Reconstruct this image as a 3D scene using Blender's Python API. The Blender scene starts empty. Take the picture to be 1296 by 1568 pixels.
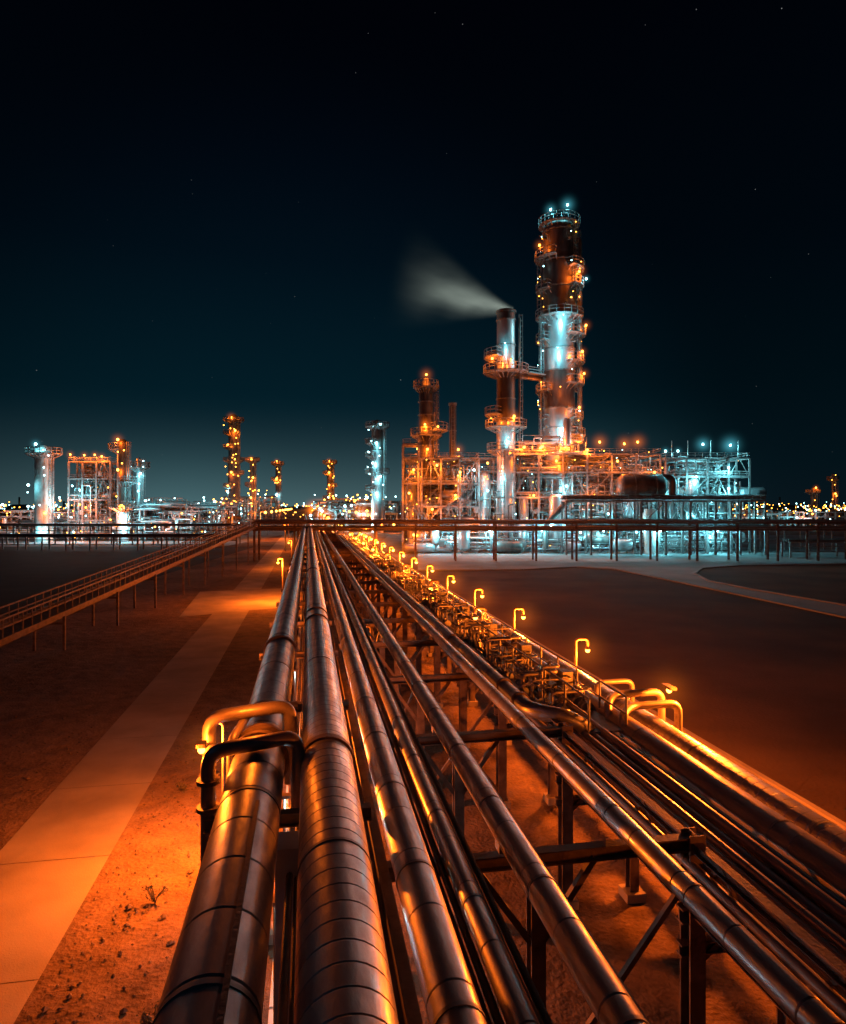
import bpy, math, random
from mathutils import Vector, Matrix
rng = random.Random(7)
H = 10.0
TH = math.atan(0.176)
scene = bpy.context.scene
COL = scene.collection

# ------------------------------------------------------------ mesh builder
class MB:
    def __init__(s):
        s.v=[]; s.f=[]; s.m=[]; s.sm=[]
    def add(s, vs, fs, m=0, smooth=False):
        b=len(s.v); s.v.extend(vs)
        for f in fs:
            s.f.append(tuple(i+b for i in f)); s.m.append(m); s.sm.append(smooth)
    def box(s, c, d, m=0):
        x,y,z=c; a,b,e=d[0]/2,d[1]/2,d[2]/2
        vs=[(x+i*a,y+j*b,z+k*e) for i in(-1,1) for j in(-1,1) for k in(-1,1)]
        s.add(vs,[(0,1,3,2),(4,6,7,5),(0,4,5,1),(2,3,7,6),(0,2,6,4),(1,5,7,3)],m)
    def beam(s,p,q,w,h=None,m=0):
        h=h or w; p=Vector(p);q=Vector(q);t=(q-p)
        if t.length<1e-5: return
        t.normalize()
        up=Vector((0,0,1)) if abs(t.z)<.95 else Vector((0,1,0))
        a=t.cross(up).normalized()*w/2; b=a.cross(t).normalized()*h/2
        vs=[tuple(o+i*a+j*b) for o in(p,q) for i,j in((-1,-1),(1,-1),(1,1),(-1,1))]
        s.add(vs,[(3,2,1,0),(4,5,6,7),(0,1,5,4),(1,2,6,5),(2,3,7,6),(3,0,4,7)],m)
    def ibeam(s,p,q,w,m=0):
        p=Vector(p);q=Vector(q);t=(q-p).normalized()
        up=Vector((0,0,1)) if abs(t.z)<.95 else Vector((0,1,0))
        a=t.cross(up).normalized(); b=a.cross(t).normalized()
        for sg in(-1,1):
            o=b*sg*w/2; s.beam(p+o,q+o,w,w*.12,m)
        s.beam(p,q,w*.12,w*.88,m)
    def tube(s,pts,r,n=8,m=0,caps=True,rs=None):
        pts=[Vector(p) for p in pts]; k=len(pts)
        tang=[]
        for i in range(k):
            if i==0:t=pts[1]-pts[0]
            elif i==k-1:t=pts[-1]-pts[-2]
            else:t=(pts[i]-pts[i-1]).normalized()+(pts[i+1]-pts[i]).normalized()
            if t.length<1e-6:t=Vector((0,0,1))
            tang.append(t.normalized())
        t=tang[0]; up=Vector((0,0,1)) if abs(t.z)<.9 else Vector((1,0,0))
        a=t.cross(up).normalized(); vs=[]
        for i in range(k):
            t=tang[i]; a=(a-t*a.dot(t))
            if a.length<1e-5: a=t.orthogonal()
            a.normalize(); b=t.cross(a)
            rr=rs[i] if rs else r
            for j in range(n):
                th=2*math.pi*j/n
                vs.append(tuple(pts[i]+(a*math.cos(th)+b*math.sin(th))*rr))
        fs=[]
        for i in range(k-1):
            for j in range(n):
                fs.append((i*n+j,(i)*n+(j+1)%n,(i+1)*n+(j+1)%n,(i+1)*n+j))
        s.add(vs,fs,m,True)
        if caps:
            s.add(vs[:n],[tuple(range(n-1,-1,-1))],m); s.add(vs[-n:],[tuple(range(n))],m)
    def cyl(s,x,y,z0,z1,r,n=20,m=0,r2=None):
        s.tube([(x,y,z0),(x,y,z1)],r,n,m,True,[r,r if r2 is None else r2])
    def vessel(s,p,q,r,n=16,m=0):
        p=Vector(p);q=Vector(q);t=(q-p).normalized()
        pts=[];rs=[]
        for a in(0.12,.35,.7,1.0):
            pts.append(p-t*r*.5*math.sqrt(max(0,1-a*a))); rs.append(r*a)
        for a in(1.0,.7,.35,.12):
            pts.append(q+t*r*.5*math.sqrt(max(0,1-a*a))); rs.append(r*a)
        s.tube(pts,r,n,m,True,rs)
    def sphere(s,c,r,m=0,n=8,k=5):
        pts=[];rs=[]
        for i in range(k+1):
            a=math.pi*i/k; pts.append((c[0],c[1],c[2]-r*math.cos(a)*.999)); rs.append(max(r*math.sin(a),r*.02))
        s.tube(pts,r,n,m,False,rs)
    def poly(s,pts,m=0):
        s.add(pts,[tuple(range(len(pts)))],m)
def fillet(pts,rad,seg=4):
    pts=[Vector(p) for p in pts]; out=[pts[0]]
    for i in range(1,len(pts)-1):
        a=pts[i-1]-pts[i]; b=pts[i+1]-pts[i]
        r=min(rad,a.length*.45,b.length*.45)
        p0=pts[i]+a.normalized()*r; p1=pts[i]+b.normalized()*r
        for k in range(seg+1):
            u=k/seg; out.append((1-u)**2*p0+2*u*(1-u)*pts[i]+u*u*p1)
    out.append(pts[-1]); return out
def make(name,mb,mats,parent=None,rotz=0.0):
    me=bpy.data.meshes.new(name); me.from_pydata([tuple(v) for v in mb.v],[],mb.f)
    for m in mats: me.materials.append(m)
    me.polygons.foreach_set('material_index',mb.m); me.polygons.foreach_set('use_smooth',mb.sm)
    me.update(); o=bpy.data.objects.new(name,me); COL.objects.link(o)
    o.rotation_euler.z=rotz
    if parent: o.parent=parent
    return o
def empty(name,rotz=0.0,loc=(0,0,0)):
    o=bpy.data.objects.new(name,None); o.empty_display_size=.5; COL.objects.link(o)
    o.rotation_euler.z=rotz; o.location=loc; return o

# ------------------------------------------------------------ materials
def N(nt,t,**k):
    n=nt.nodes.new(t)
    for a,b in k.items(): setattr(n,a,b)
    return n
def mathn(nt,op,a,b=None,clamp=False):
    n=N(nt,'ShaderNodeMath',operation=op); n.use_clamp=clamp
    for i,x in enumerate((a,b)):
        if x is None: continue
        if isinstance(x,(int,float)): n.inputs[i].default_value=x
        else: nt.links.new(x,n.inputs[i])
    return n.outputs[0]
def base(name,c1,c2,rough,metal,scale=1.0,bump=0.0,bscale=8.0,stretch=(1,1,1),rvar=.12,spec=.5):
    m=bpy.data.materials.new(name); m.use_nodes=True; nt=m.node_tree
    b=nt.nodes['Principled BSDF']; L=nt.links.new
    tc=N(nt,'ShaderNodeTexCoord'); mp=N(nt,'ShaderNodeMapping'); mp.inputs['Scale'].default_value=stretch
    L(tc.outputs['Object'],mp.inputs[0])
    no=N(nt,'ShaderNodeTexNoise'); no.inputs['Scale'].default_value=scale; no.inputs['Detail'].default_value=5
    L(mp.outputs[0],no.inputs['Vector'])
    cr=N(nt,'ShaderNodeValToRGB'); cr.color_ramp.elements[0].position=.35; cr.color_ramp.elements[1].position=.68
    cr.color_ramp.elements[0].color=(*c1,1); cr.color_ramp.elements[1].color=(*c2,1)
    L(no.outputs[0],cr.inputs[0]); L(cr.outputs[0],b.inputs['Base Color'])
    mr=N(nt,'ShaderNodeMapRange'); mr.inputs[3].default_value=rough-rvar; mr.inputs[4].default_value=rough+rvar
    L(no.outputs[0],mr.inputs[0]); L(mr.outputs[0],b.inputs['Roughness'])
    b.inputs['Metallic'].default_value=metal; b.inputs['Specular IOR Level'].default_value=spec
    if bump:
        n2=N(nt,'ShaderNodeTexNoise'); n2.inputs['Scale'].default_value=bscale; n2.inputs['Detail'].default_value=6
        L(mp.outputs[0],n2.inputs['Vector'])
        bp=N(nt,'ShaderNodeBump'); bp.inputs['Distance'].default_value=bump; bp.inputs['Strength'].default_value=1
        L(n2.outputs[0],bp.inputs['Height']); L(bp.outputs[0],b.inputs['Normal'])
    return m
def cladding(name,c,rough,metal,period,groove=.05,depth=.012):
    m=bpy.data.materials.new(name); m.use_nodes=True; nt=m.node_tree
    b=nt.nodes['Principled BSDF']; L=nt.links.new
    tc=N(nt,'ShaderNodeTexCoord'); sp=N(nt,'ShaderNodeSeparateXYZ'); L(tc.outputs['Object'],sp.inputs[0])
    y=mathn(nt,'DIVIDE',sp.outputs[1],period)
    fr=mathn(nt,'FRACT',y); fl=mathn(nt,'FLOOR',y)
    g=N(nt,'ShaderNodeMapRange'); g.inputs[1].default_value=0; g.inputs[2].default_value=groove; L(fr,g.inputs[0])
    wn=N(nt,'ShaderNodeTexWhiteNoise',noise_dimensions='1D'); L(fl,wn.inputs['W'])
    mp=N(nt,'ShaderNodeMapping'); mp.inputs['Scale'].default_value=(3,1.2,3); L(tc.outputs['Object'],mp.inputs[0])
    no=N(nt,'ShaderNodeTexNoise'); no.inputs['Scale'].default_value=1.9; no.inputs['Detail'].default_value=8; no.inputs['Roughness'].default_value=.62; L(mp.outputs[0],no.inputs['Vector'])
    v=mathn(nt,'ADD',mathn(nt,'MULTIPLY',wn.outputs[0],.22),mathn(nt,'MULTIPLY',no.outputs[0],1.0))
    v=mathn(nt,'MULTIPLY',v,mathn(nt,'ADD',mathn(nt,'MULTIPLY',g.outputs[0],.5),.5))
    mx=N(nt,'ShaderNodeMix',data_type='RGBA'); L(v,mx.inputs[0])
    mx.inputs[6].default_value=(c[0]*.30,c[1]*.28,c[2]*.27,1); mx.inputs[7].default_value=(*c,1)
    L(mx.outputs[2],b.inputs['Base Color'])
    r=N(nt,'ShaderNodeMapRange'); r.inputs[1].default_value=.3; r.inputs[2].default_value=.7; r.inputs[3].default_value=rough+.14; r.inputs[4].default_value=rough-.1; L(no.outputs[0],r.inputs[0]); L(r.outputs[0],b.inputs['Roughness'])
    b.inputs['Metallic'].default_value=metal
    hgt=mathn(nt,'ADD',g.outputs[0],mathn(nt,'MULTIPLY',no.outputs[0],.6))
    bp=N(nt,'ShaderNodeBump'); bp.inputs['Distance'].default_value=depth; L(hgt,bp.inputs['Height']); L(bp.outputs[0],b.inputs['Normal'])
    return m
def emis(name,c,s):
    m=bpy.data.materials.new(name); m.use_nodes=True; nt=m.node_tree; nt.nodes.clear()
    e=N(nt,'ShaderNodeEmission'); e.inputs[0].default_value=(*c,1); e.inputs[1].default_value=s
    o=N(nt,'ShaderNodeOutputMaterial'); nt.links.new(e.outputs[0],o.inputs[0])
    try: m.cycles.emission_sampling='NONE'
    except Exception: pass
    return m
def glow_volume(name,c,s,pw=3.0):  # painted glow: volume emits by itself, fading outward, scatters no lamp light
    m=bpy.data.materials.new(name); m.use_nodes=True; nt=m.node_tree; nt.nodes.clear(); L=nt.links.new
    tc=N(nt,'ShaderNodeTexCoord'); ln=N(nt,'ShaderNodeVectorMath',operation='LENGTH'); L(tc.outputs['Object'],ln.inputs[0])
    f=mathn(nt,'SUBTRACT',1.0,ln.outputs['Value'],True); f=mathn(nt,'POWER',f,pw); f=mathn(nt,'MULTIPLY',f,s)
    e=N(nt,'ShaderNodeEmission'); e.inputs[0].default_value=(*c,1); L(f,e.inputs[1])
    o=N(nt,'ShaderNodeOutputMaterial'); L(e.outputs[0],o.inputs['Volume'])
    try: m.cycles.emission_sampling='NONE'
    except Exception: pass
    return m
ORG=(1.0,.165,.010); TEA=(.19,.78,.92)
M_steel=base('weathered_structural_steel',(.13,.13,.13),(.30,.30,.29),.55,.35,2.0)
M_rack=base('rusty_rack_steel',(.085,.055,.042),(.20,.145,.115),.62,.35,3.0,.01,20)
M_silver=base('aluminium_cladding_towers',(.38,.39,.40),(.62,.64,.65),.38,.6,.6,.03,1.5,(1,1,.4))
M_dark=base('dark_painted_shell',(.075,.065,.062),(.17,.145,.13),.45,.4,.8,.02,2,(1,1,.3))
M_grate=base('galvanised_grating',(.2,.2,.2),(.36,.35,.33),.55,.5,4.0)
M_white=base('painted_concrete_tank',(.45,.46,.44),(.66,.68,.65),.6,.0,.7)
M_clad=[cladding('pipe_cladding_wide',(.36,.37,.40),.40,.75,.9),
        cladding('pipe_cladding_banded',(.50,.48,.47),.39,.75,.28,.09,.014),
        cladding('pipe_cladding_slim',(.43,.39,.37),.38,.75,1.2,.03),
        cladding('pipe_bare_steel',(.36,.30,.27),.44,.5,5.0,.006)]
M_conc=base('concrete_road',(.22,.18,.145),(.36,.30,.24),.85,0,.35,.01,30,spec=.2)
M_apron=base('concrete_apron',(.17,.18,.18),(.27,.28,.28),.85,0,.15,.01,12,spec=.2)
M_asph=base('asphalt',(.022,.019,.017),(.042,.036,.031),.9,0,.25,.01,18,spec=.08)
M_lot=base('oiled_sand',(.050,.031,.020),(.105,.066,.044),.95,0,.12,.04,6,spec=.05)
M_bulbO=emis('sodium_bulb',(1,.36,.04),14); M_bulbT=emis('led_bulb',(.45,.92,1),12)
M_hO=glow_volume('painted_glow_orange',(1,.2,.015),.40,5); M_hT=glow_volume('painted_glow_teal',(.12,.68,.85),.40,6.5)  # painted bloom around lamps, emitted by the volume itself
M_hBT=glow_volume('painted_sky_glow_teal',(.12,.5,.6),.0020,2)

def ground_mat():
    m=bpy.data.materials.new('desert_ground'); m.use_nodes=True; nt=m.node_tree; L=nt.links.new
    b=nt.nodes['Principled BSDF']; tc=N(nt,'ShaderNodeTexCoord')
    def no(s,d=8):
        n=N(nt,'ShaderNodeTexNoise'); n.inputs['Scale'].default_value=s; n.inputs['Detail'].default_value=d; L(tc.outputs['Object'],n.inputs['Vector']); return n.outputs[0]
    a=no(.12,5);c=no(1.3);f=no(9,5)
    v=mathn(nt,'ADD',mathn(nt,'MULTIPLY',a,.5),mathn(nt,'ADD',mathn(nt,'MULTIPLY',c,.3),mathn(nt,'MULTIPLY',f,.2)))
    cr=N(nt,'ShaderNodeValToRGB'); e=cr.color_ramp.elements
    e[0].position=.38;e[0].color=(.075,.048,.033,1);e[1].position=.62;e[1].color=(.25,.165,.11,1)
    L(v,cr.inputs[0]); L(cr.outputs[0],b.inputs['Base Color']); b.inputs['Roughness'].default_value=.95; b.inputs['Specular IOR Level'].default_value=.1
    h=mathn(nt,'ADD',mathn(nt,'MULTIPLY',c,1.0),mathn(nt,'MULTIPLY',f,.4))
    bp=N(nt,'ShaderNodeBump'); bp.inputs['Distance'].default_value=.17; L(h,bp.inputs['Height']); L(bp.outputs[0],b.inputs['Normal'])
    return m
M_ground=ground_mat()

# ------------------------------------------------------------ lamps
def light(parent,loc,c,p,r=.15,name='lamp_light'):
    d=bpy.data.lights.new(name,'POINT'); d.color=c; d.energy=p; d.shadow_soft_size=r
    o=bpy.data.objects.new(name,d); COL.objects.link(o); o.location=loc
    o.parent=parent; return o
hm=MB(); hm.sphere((0,0,0),1.0,0,14,8)
halo_mesh={}
def halo(parent,loc,R,mat,sc=None):  # sphere of painted glow around a lamp
    if mat.name not in halo_mesh:
        o=make('painted_glow',hm,[mat]); halo_mesh[mat.name]=o.data
    else:
        o=bpy.data.objects.new('painted_glow',halo_mesh[mat.name]); COL.objects.link(o)
    o.location=loc; o.scale=sc or (R,R,R); o.parent=parent; return o

# ------------------------------------------------------------ world
w=bpy.data.worlds.new('World'); scene.world=w; w.use_nodes=True; nt=w.node_tree; L=nt.links.new
bg=nt.nodes['Background']; tc=N(nt,'ShaderNodeTexCoord'); sp=N(nt,'ShaderNodeSeparateXYZ'); L(tc.outputs['Generated'],sp.inputs[0])
cr=N(nt,'ShaderNodeValToRGB'); e=cr.color_ramp.elements
e[0].position=0; e[0].color=(.0075,.021,.032,1)
e[1].position=1; e[1].color=(.0010,.0014,.0042,1)
for p,c in((.06,(.0035,.018,.028)),(.17,(.0011,.0120,.0195)),(.35,(.0006,.0056,.0112)),(.6,(.0007,.0018,.0058))):
    q=cr.color_ramp.elements.new(p); q.color=(*c,1)
L(sp.outputs[2],cr.inputs[0])
dt=N(nt,'ShaderNodeVectorMath',operation='DOT_PRODUCT'); L(tc.outputs['Generated'],dt.inputs[0]); dt.inputs[1].default_value=Vector((-.17,1,0.0)).normalized()
az=N(nt,'ShaderNodeMapRange',interpolation_type='SMOOTHSTEP'); az.inputs[1].default_value=.80; az.inputs[2].default_value=1.0; L(dt.outputs['Value'],az.inputs[0])
el=N(nt,'ShaderNodeMapRange'); el.inputs[1].default_value=0; el.inputs[2].default_value=.17; el.inputs[3].default_value=1; el.inputs[4].default_value=0; L(sp.outputs[2],el.inputs[0])
gl=mathn(nt,'MULTIPLY',mathn(nt,'POWER',el.outputs[0],2.2),az.outputs[0])
az2=mathn(nt,'ADD',mathn(nt,'MULTIPLY',az.outputs[0],.65),.35)
s1=N(nt,'ShaderNodeVectorMath',operation='SCALE'); L(cr.outputs[0],s1.inputs[0]); L(az2,s1.inputs['Scale'])
s2=N(nt,'ShaderNodeVectorMath',operation='SCALE'); s2.inputs[0].default_value=(.055,.10,.10); L(gl,s2.inputs['Scale'])
ad=N(nt,'ShaderNodeVectorMath',operation='ADD'); L(s1.outputs[0],ad.inputs[0]); L(s2.outputs[0],ad.inputs[1])
vo=N(nt,'ShaderNodeTexVoronoi'); vo.inputs['Scale'].default_value=60; L(tc.outputs['Generated'],vo.inputs['Vector'])
st=mathn(nt,'LESS_THAN',vo.outputs['Distance'],.038)
sc_=N(nt,'ShaderNodeSeparateColor'); L(vo.outputs['Color'],sc_.inputs[0])
pick=mathn(nt,'POWER',sc_.outputs[0],11.0)
st=mathn(nt,'MULTIPLY',mathn(nt,'MULTIPLY',st,pick),.25)
cs=N(nt,'ShaderNodeCombineXYZ'); [L(st,cs.inputs[i]) for i in range(3)]
ad2=N(nt,'ShaderNodeVectorMath',operation='ADD'); L(ad.outputs[0],ad2.inputs[0]); L(cs.outputs[0],ad2.inputs[1])
L(ad2.outputs[0],bg.inputs[0]); bg.inputs[1].default_value=1.0

# ------------------------------------------------------------ ground / roads
g=MB(); g.poly([(-4000,-300,0),(4000,-300,0),(4000,6000,0),(-4000,6000,0)]); make('ground',g,[M_ground])
def R(x,y,z=0): # rack frame -> world
    return (x*math.cos(TH)-y*math.sin(TH), x*math.sin(TH)+y*math.cos(TH), z)
g=MB()
n=60
for i in range(n):
    y0=-5+i*5; y1=y0+5
    g.poly([(-8.8,y0,.02),(-5.6,y0,.02),(-5.6,y1-.03,.02),(-8.8,y1-.03,.02)])
g.poly([(-11.5,62,.024),(-3,66,.024),(-2.6,82,.024),(-12.5,80,.024)])
make('service_road',g,[M_conc],rotz=TH)
g=MB(); g.box((16.45,57,.06),(.22,125,.12)); make('kerb',g,[M_conc],rotz=TH)
g=MB()
for i in range(40): g.box((-.36,2+i*1.5,.04),(.8,1.42,.08))
make('concrete_footing_strip',g,[M_white],rotz=TH)
low=[(640,874),(800,873),(880,869),(940,872),(1000,884),(1100,905),(1296,947),(1600,1010)]
up=[(1600,975),(1296,928),(1150,903),(1085,890),(1064,879),(1075,871),(1130,867),(1296,864),(1700,862)]
def gp(px,py,z=.03):
    d=H*1000/(py-776); return ((px-648)/1000*d,d,z)
g=MB()
g.poly([gp(*p) for p in low[:3]]+[gp(940,858),gp(940,846),gp(640,846)])
g.poly([gp(*p) for p in low[2:]]+[gp(*p) for p in up[:6]]+[gp(940,858)])
g.poly([gp(940,858)]+[gp(*p) for p in up[5:]]+[gp(1700,846),gp(940,846)])
make('plant_road',g,[M_apron])
g=MB(); 
pts=[gp(*p) for p in up]
for i in range(len(pts)-1): g.beam(Vector(pts[i])+Vector((0,0,.06)),Vector(pts[i+1])+Vector((0,0,.06)),.3,.16)
pts=[gp(*p) for p in low]
for i in range(len(pts)-1): g.beam(Vector(pts[i])+Vector((0,0,.06)),Vector(pts[i+1])+Vector((0,0,.06)),.3,.16)
make('kerb',g,[M_apron])
g=MB(); g.poly([(-12,142.9,.036),(140,142.9,.036),(140,230,.036),(-12,230,.036)]); make('plant_yard',g,[M_apron])
g=MB(); g.poly([R(16.6,-12,.012),R(90,-12,.012),(190,30,.012),(190,142,.012),R(22,140,.012),R(16.6,118,.012)]); make('sand_lot',g,[M_lot])
g=MB(); g.poly([(-190,165,.02),(-50,165,.02),(-50,300,.02),(-190,300,.02)]); make('gravel_yard',g,[M_apron])
g=MB(); g.poly([(-150,60,.012),(-36,60,.012),(-42,164,.012),(-190,164,.012)]); make('asphalt_lot',g,[M_asph])

# ------------------------------------------------------------ pipelines in the foreground
c10=math.cos(TH)
def pline(name,x0,h,r,mi,y0=-8,y1=620,bands=None,extra=None,n=28):
    mb=MB(); x=x0*c10; z=H-h
    mb.tube([(x,y0,z),(x,60,z),(x,200,z),(x,y1,z)] if y0<60 else [(x,y0,z),(x,y1,z)],r,n,0)
    if bands:
        y=y0+bands*.7
        while y<110:
            mb.tube([(x,y,z),(x,y+.05,z)],r+.009,n,2); y+=bands
    if extra: extra(mb,x,z,r)
    return make(name,mb,[M_clad[mi],M_rack,M_steel,M_bulbO],rotz=TH)
def exA(mb,x,z,r):
    for y in(10.9,11.25,12.6): mb.tube([(x,y,z),(x,y+.12,z)],r+.07,28,1)
    mb.tube([(x,19,z),(x,19.15,z)],r+.06,28,1)
    mb.box((x+.16,6.0,z+r+.004),(.05,5,.03),1)
def exB(mb,x,z,r):
    for y in(10.5,22.6,24.2,40,60): mb.tube([(x,y,z),(x,y+.16,z)],r+.035,28,1)
pline('insulated_pipeline',-.80,4.15,.42,0,bands=3.6,extra=exA)
pline('insulated_pipeline',.30,4.1,.41,1,bands=9,extra=exB)
pline('insulated_pipeline',1.36,4.7,.25,2,bands=2.4)
pline('insulated_pipeline',2.12,5.1,.15,2,bands=2.4,n=20)
pline('insulated_pipeline',3.05,5.0,.20,2,bands=2.4,n=22)
pline('insulated_pipeline',5.25,5.3,.175,2,bands=2.4,n=20)
def exG(mb,x,z,r):
    mb.tube(fillet([(x,18.0,z),(x,16.7,z),(x+.9,16.3,z-.1),(x+1.5,16.3,z-.5)],.5),r,20,0)
    for y in(17.5,19,26): mb.tube([(x,y,z),(x,y+.12,z)],r+.05,20,1)
pline('insulated_pipeline',5.95,5.45,.21,0,y0=17.6,bands=4,extra=exG,n=20)
pline('insulated_pipeline',8.6,6.0,.33,3,bands=5)
pline('insulated_pipeline',9.75,6.3,.37,1,bands=4)
pline('insulated_pipeline',8.3,7.0,.24,0,bands=3,n=18)
mb=MB()
for x0,h,r in((1.74,5.25,.045),(1.84,5.27,.035),(1.93,5.22,.05),(2.36,5.3,.04),(2.46,5.3,.05),(.86,5.3,.05),(3.5,5.35,.04),
              (-.25,5.0,.05),(-.15,5.05,.04)):
    mb.tube([(x0*c10,-8,H-h),(x0*c10,60,H-h),(x0*c10,300,H-h)],r,8,0)
mb.box((.98,140,4.82),(.03,296,.16)); mb.box((1.0,140,4.74),(.3,296,.02))
make('conduit_bundle',mb,[M_rack],rotz=TH)
mb=MB()
for x0,h,r in((6.35,5.95,.09),(6.6,5.97,.07),(6.82,5.95,.09),(7.05,5.98,.06),(7.25,5.95,.08),(7.5,5.97,.07),(7.75,5.9,.10),(8.0,5.95,.06),
              (6.5,6.5,.08),(6.9,6.5,.1),(7.3,6.5,.07),(7.7,6.5,.09),(9.1,6.55,.06),(10.2,6.4,.07)):
    mb.tube([(x0*c10,-8,H-h),(x0*c10,60,H-h),(x0*c10,300,H-h)],r,10,0 if rng.random()<.5 else 1)
make('small_bore_pipes',mb,[M_clad[3],M_clad[2]],rotz=TH)
mb=MB()
y=-1.0
k=0
while y<170:
    mb.ibeam((-1.5,y,5.33),(.95,y,5.33),.18); 
    for x in(-1.0,.45): mb.ibeam((x,y,0),(x,y,5.24),.2)
    mb.ibeam((.8,y,4.38),(6.35,y,4.38),.2)
    for x in(3.6,): mb.ibeam((x,y,0),(x,y,4.28),.24)
    mb.ibeam((6.35,y,0),(6.35,y,4.55),.28)
    mb.ibeam((6.1,y,3.75),(8.2,y,3.75),.2); mb.ibeam((6.1,y,3.2),(10.35,y,3.2),.22); mb.ibeam((6.1,y,2.62),(8.5,y,2.62),.18)
    for x in(8.15,10.2): mb.ibeam((x,y,0),(x,y,3.75 if x<9 else 3.1),.24)
    for x in(-1,.45,3.6,6.35,8.15,10.2): mb.box((x,y,.13),(.5,.5,.22),1)
    for x,zt,r in((-.8*c10,5.43,.2),(.3*c10,5.43,.2),(1.36*c10,4.78,.15),(3.05*c10,4.66,.1),(2.12*c10,4.66,.1)):
        mb.box((x,y,zt-(.0 if r<.2 else -.03)),(r,.25,.3 if r<.2 and zt>4.7 else .22))
    mb.beam((3.6,y,2.9),(2.6,y,4.3),.1); mb.beam((3.6,y,2.9),(4.6,y,4.3),.1)
    mb.beam((6.35,y,2.3),(7.4,y,3.1),.1)
    if k%2==0:
        mb.beam((3.6,y,.4),(6.35,y,3.9),.09); mb.beam((3.6,y,3.9),(6.35,y,.4),.09)
        mb.beam((8.15,y,.4),(10.2,y,3.0),.08); mb.beam((8.15,y,3.0),(10.2,y,.4),.08)
    y+=5.5; k+=1
for x,z in((6.35,4.35),(6.35,3.3),(8.15,3.55),(10.2,3.05),(3.6,3.9)):
    mb.ibeam((x,-4,z),(x,200,z),.16)
y=-4.0
while y<110:
    for x,za,zb in((6.35,3.3,4.35),):
        mb.beam((x,y,za),(x,y+1.2,zb),.06); mb.beam((x,y+1.2,zb),(x,y+2.4,za),.06)
    y+=2.4
y=22.0
while y<140:
    mb.beam((3.6,y,.3),(3.6,y+5.5,3.8),.08); mb.beam((3.6,y,3.8),(3.6,y+5.5,.3),.08); y+=11
make('pipe_rack',mb,[M_rack,M_conc],rotz=TH)
mb=MB()
ys=16.0
for z in(4.55,5.0): 
    for x in(7.2,8.25): mb.tube([(x,ys,z),(x,130,z)],.028,6)
yy=ys
while yy<130:
    for x in(7.2,8.25): mb.tube([(x,yy,4.1),(x,yy,5.0)],.03,6)
    yy+=1.6
mb.box((7.72,73,4.1),(1.0,114,.05),1)
make('catwalk',mb,[M_steel,M_grate],rotz=TH)
def valve(mb,x,y,z,r):
    mb.tube([(x,y-.3,z),(x,y-.24,z)],r*2,12); mb.tube([(x,y+.24,z),(x,y+.3,z)],r*2,12)
    mb.sphere((x,y,z),r*1.8,0,10,6); mb.tube([(x,y,z),(x,y,z+.55)],.03,6)
    ring=[(x+.2*math.cos(a*math.pi/6),y+.2*math.sin(a*math.pi/6),z+.55) for a in range(13)]
    mb.tube(ring,.018,5,0,False)
    mb.beam((x-.2,y,z+.55),(x+.2,y,z+.55),.02); mb.beam((x,y-.2,z+.55),(x,y+.2,z+.55),.02)
for yc in(19.5,23.5,28,33,39,46,54,63):
    mb=MB()
    for _ in range(8):
        x=rng.uniform(6.4,8.0); valve(mb,x,yc+rng.uniform(-1.6,1.6),4.15,rng.uniform(.06,.11))
    for _ in range(8):
        x=rng.uniform(6.4,7.1); y1=yc+rng.uniform(-1.8,1.5); zz=rng.uniform(4.4,5.1); x2=x+rng.uniform(.5,1.5)
        mb.tube(fillet([(x,y1,4.0),(x,y1,zz),(x2,y1,zz),(x2,y1+rng.uniform(.4,1.2),zz),(x2,y1+1.2,4.0)],.14),rng.choice((.03,.045,.065)),8,1)
    mb.box((8.0,yc,4.5),(.4,.5,.7),0)
    make('valve_manifold',mb,[M_steel,M_clad[2]],rotz=TH)

lo=empty('expansion_loop',TH)
mb=MB()
mb.tube(fillet([(-1.62,11.3,4.6),(-1.62,11.3,6.5),(-.3,11.6,6.55),(-.3,11.6,5.2)],.25,5),.11,14)
mb.tube(fillet([(-1.46,10.1,4.7),(-1.46,10.1,6.36),(-.16,10.4,6.42),(-.16,10.4,5.2)],.25,5),.11,14)
mb.tube(fillet([(-1.2,10.7,5.6),(-1.2,10.7,6.3),(-1.0,11.9,6.4),(-.2,12.1,6.4)],.2,5),.07,12)
for x,y,z in((-1.62,11.3,5.5),(-1.46,10.1,5.5),(-1.46,10.1,5.9)): mb.tube([(x,y,z),(x,y,z+.06)],.17,14,1)
make('loop_pipes',mb,[M_clad[3],M_rack],lo)
mb=MB(); mb.beam((-1.62,11.2,6.1),(-1.66,10.95,6.1),.04,.04,1); mb.box((-1.68,10.9,6.2),(.14,.2,.06),1); mb.sphere((-1.68,10.9,6.11),.06,0)
make('loop_lamp',mb,[M_bulbO,M_rack],lo)
light(lo,(-1.9,10.75,6.1),ORG,380,.05); light(lo,(-.9,10.95,6.9),ORG,60,.05)
halo(lo,(-1.7,10.9,6.1),.9,M_hO)
mb=MB(); mb.box((-.27,9.2,2.7),(.34,.34,5.2)); mb.box((-.27,9.2,5.35),(.5,.5,.1)); make('support_plinth',mb,[M_white],rotz=TH)

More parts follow.
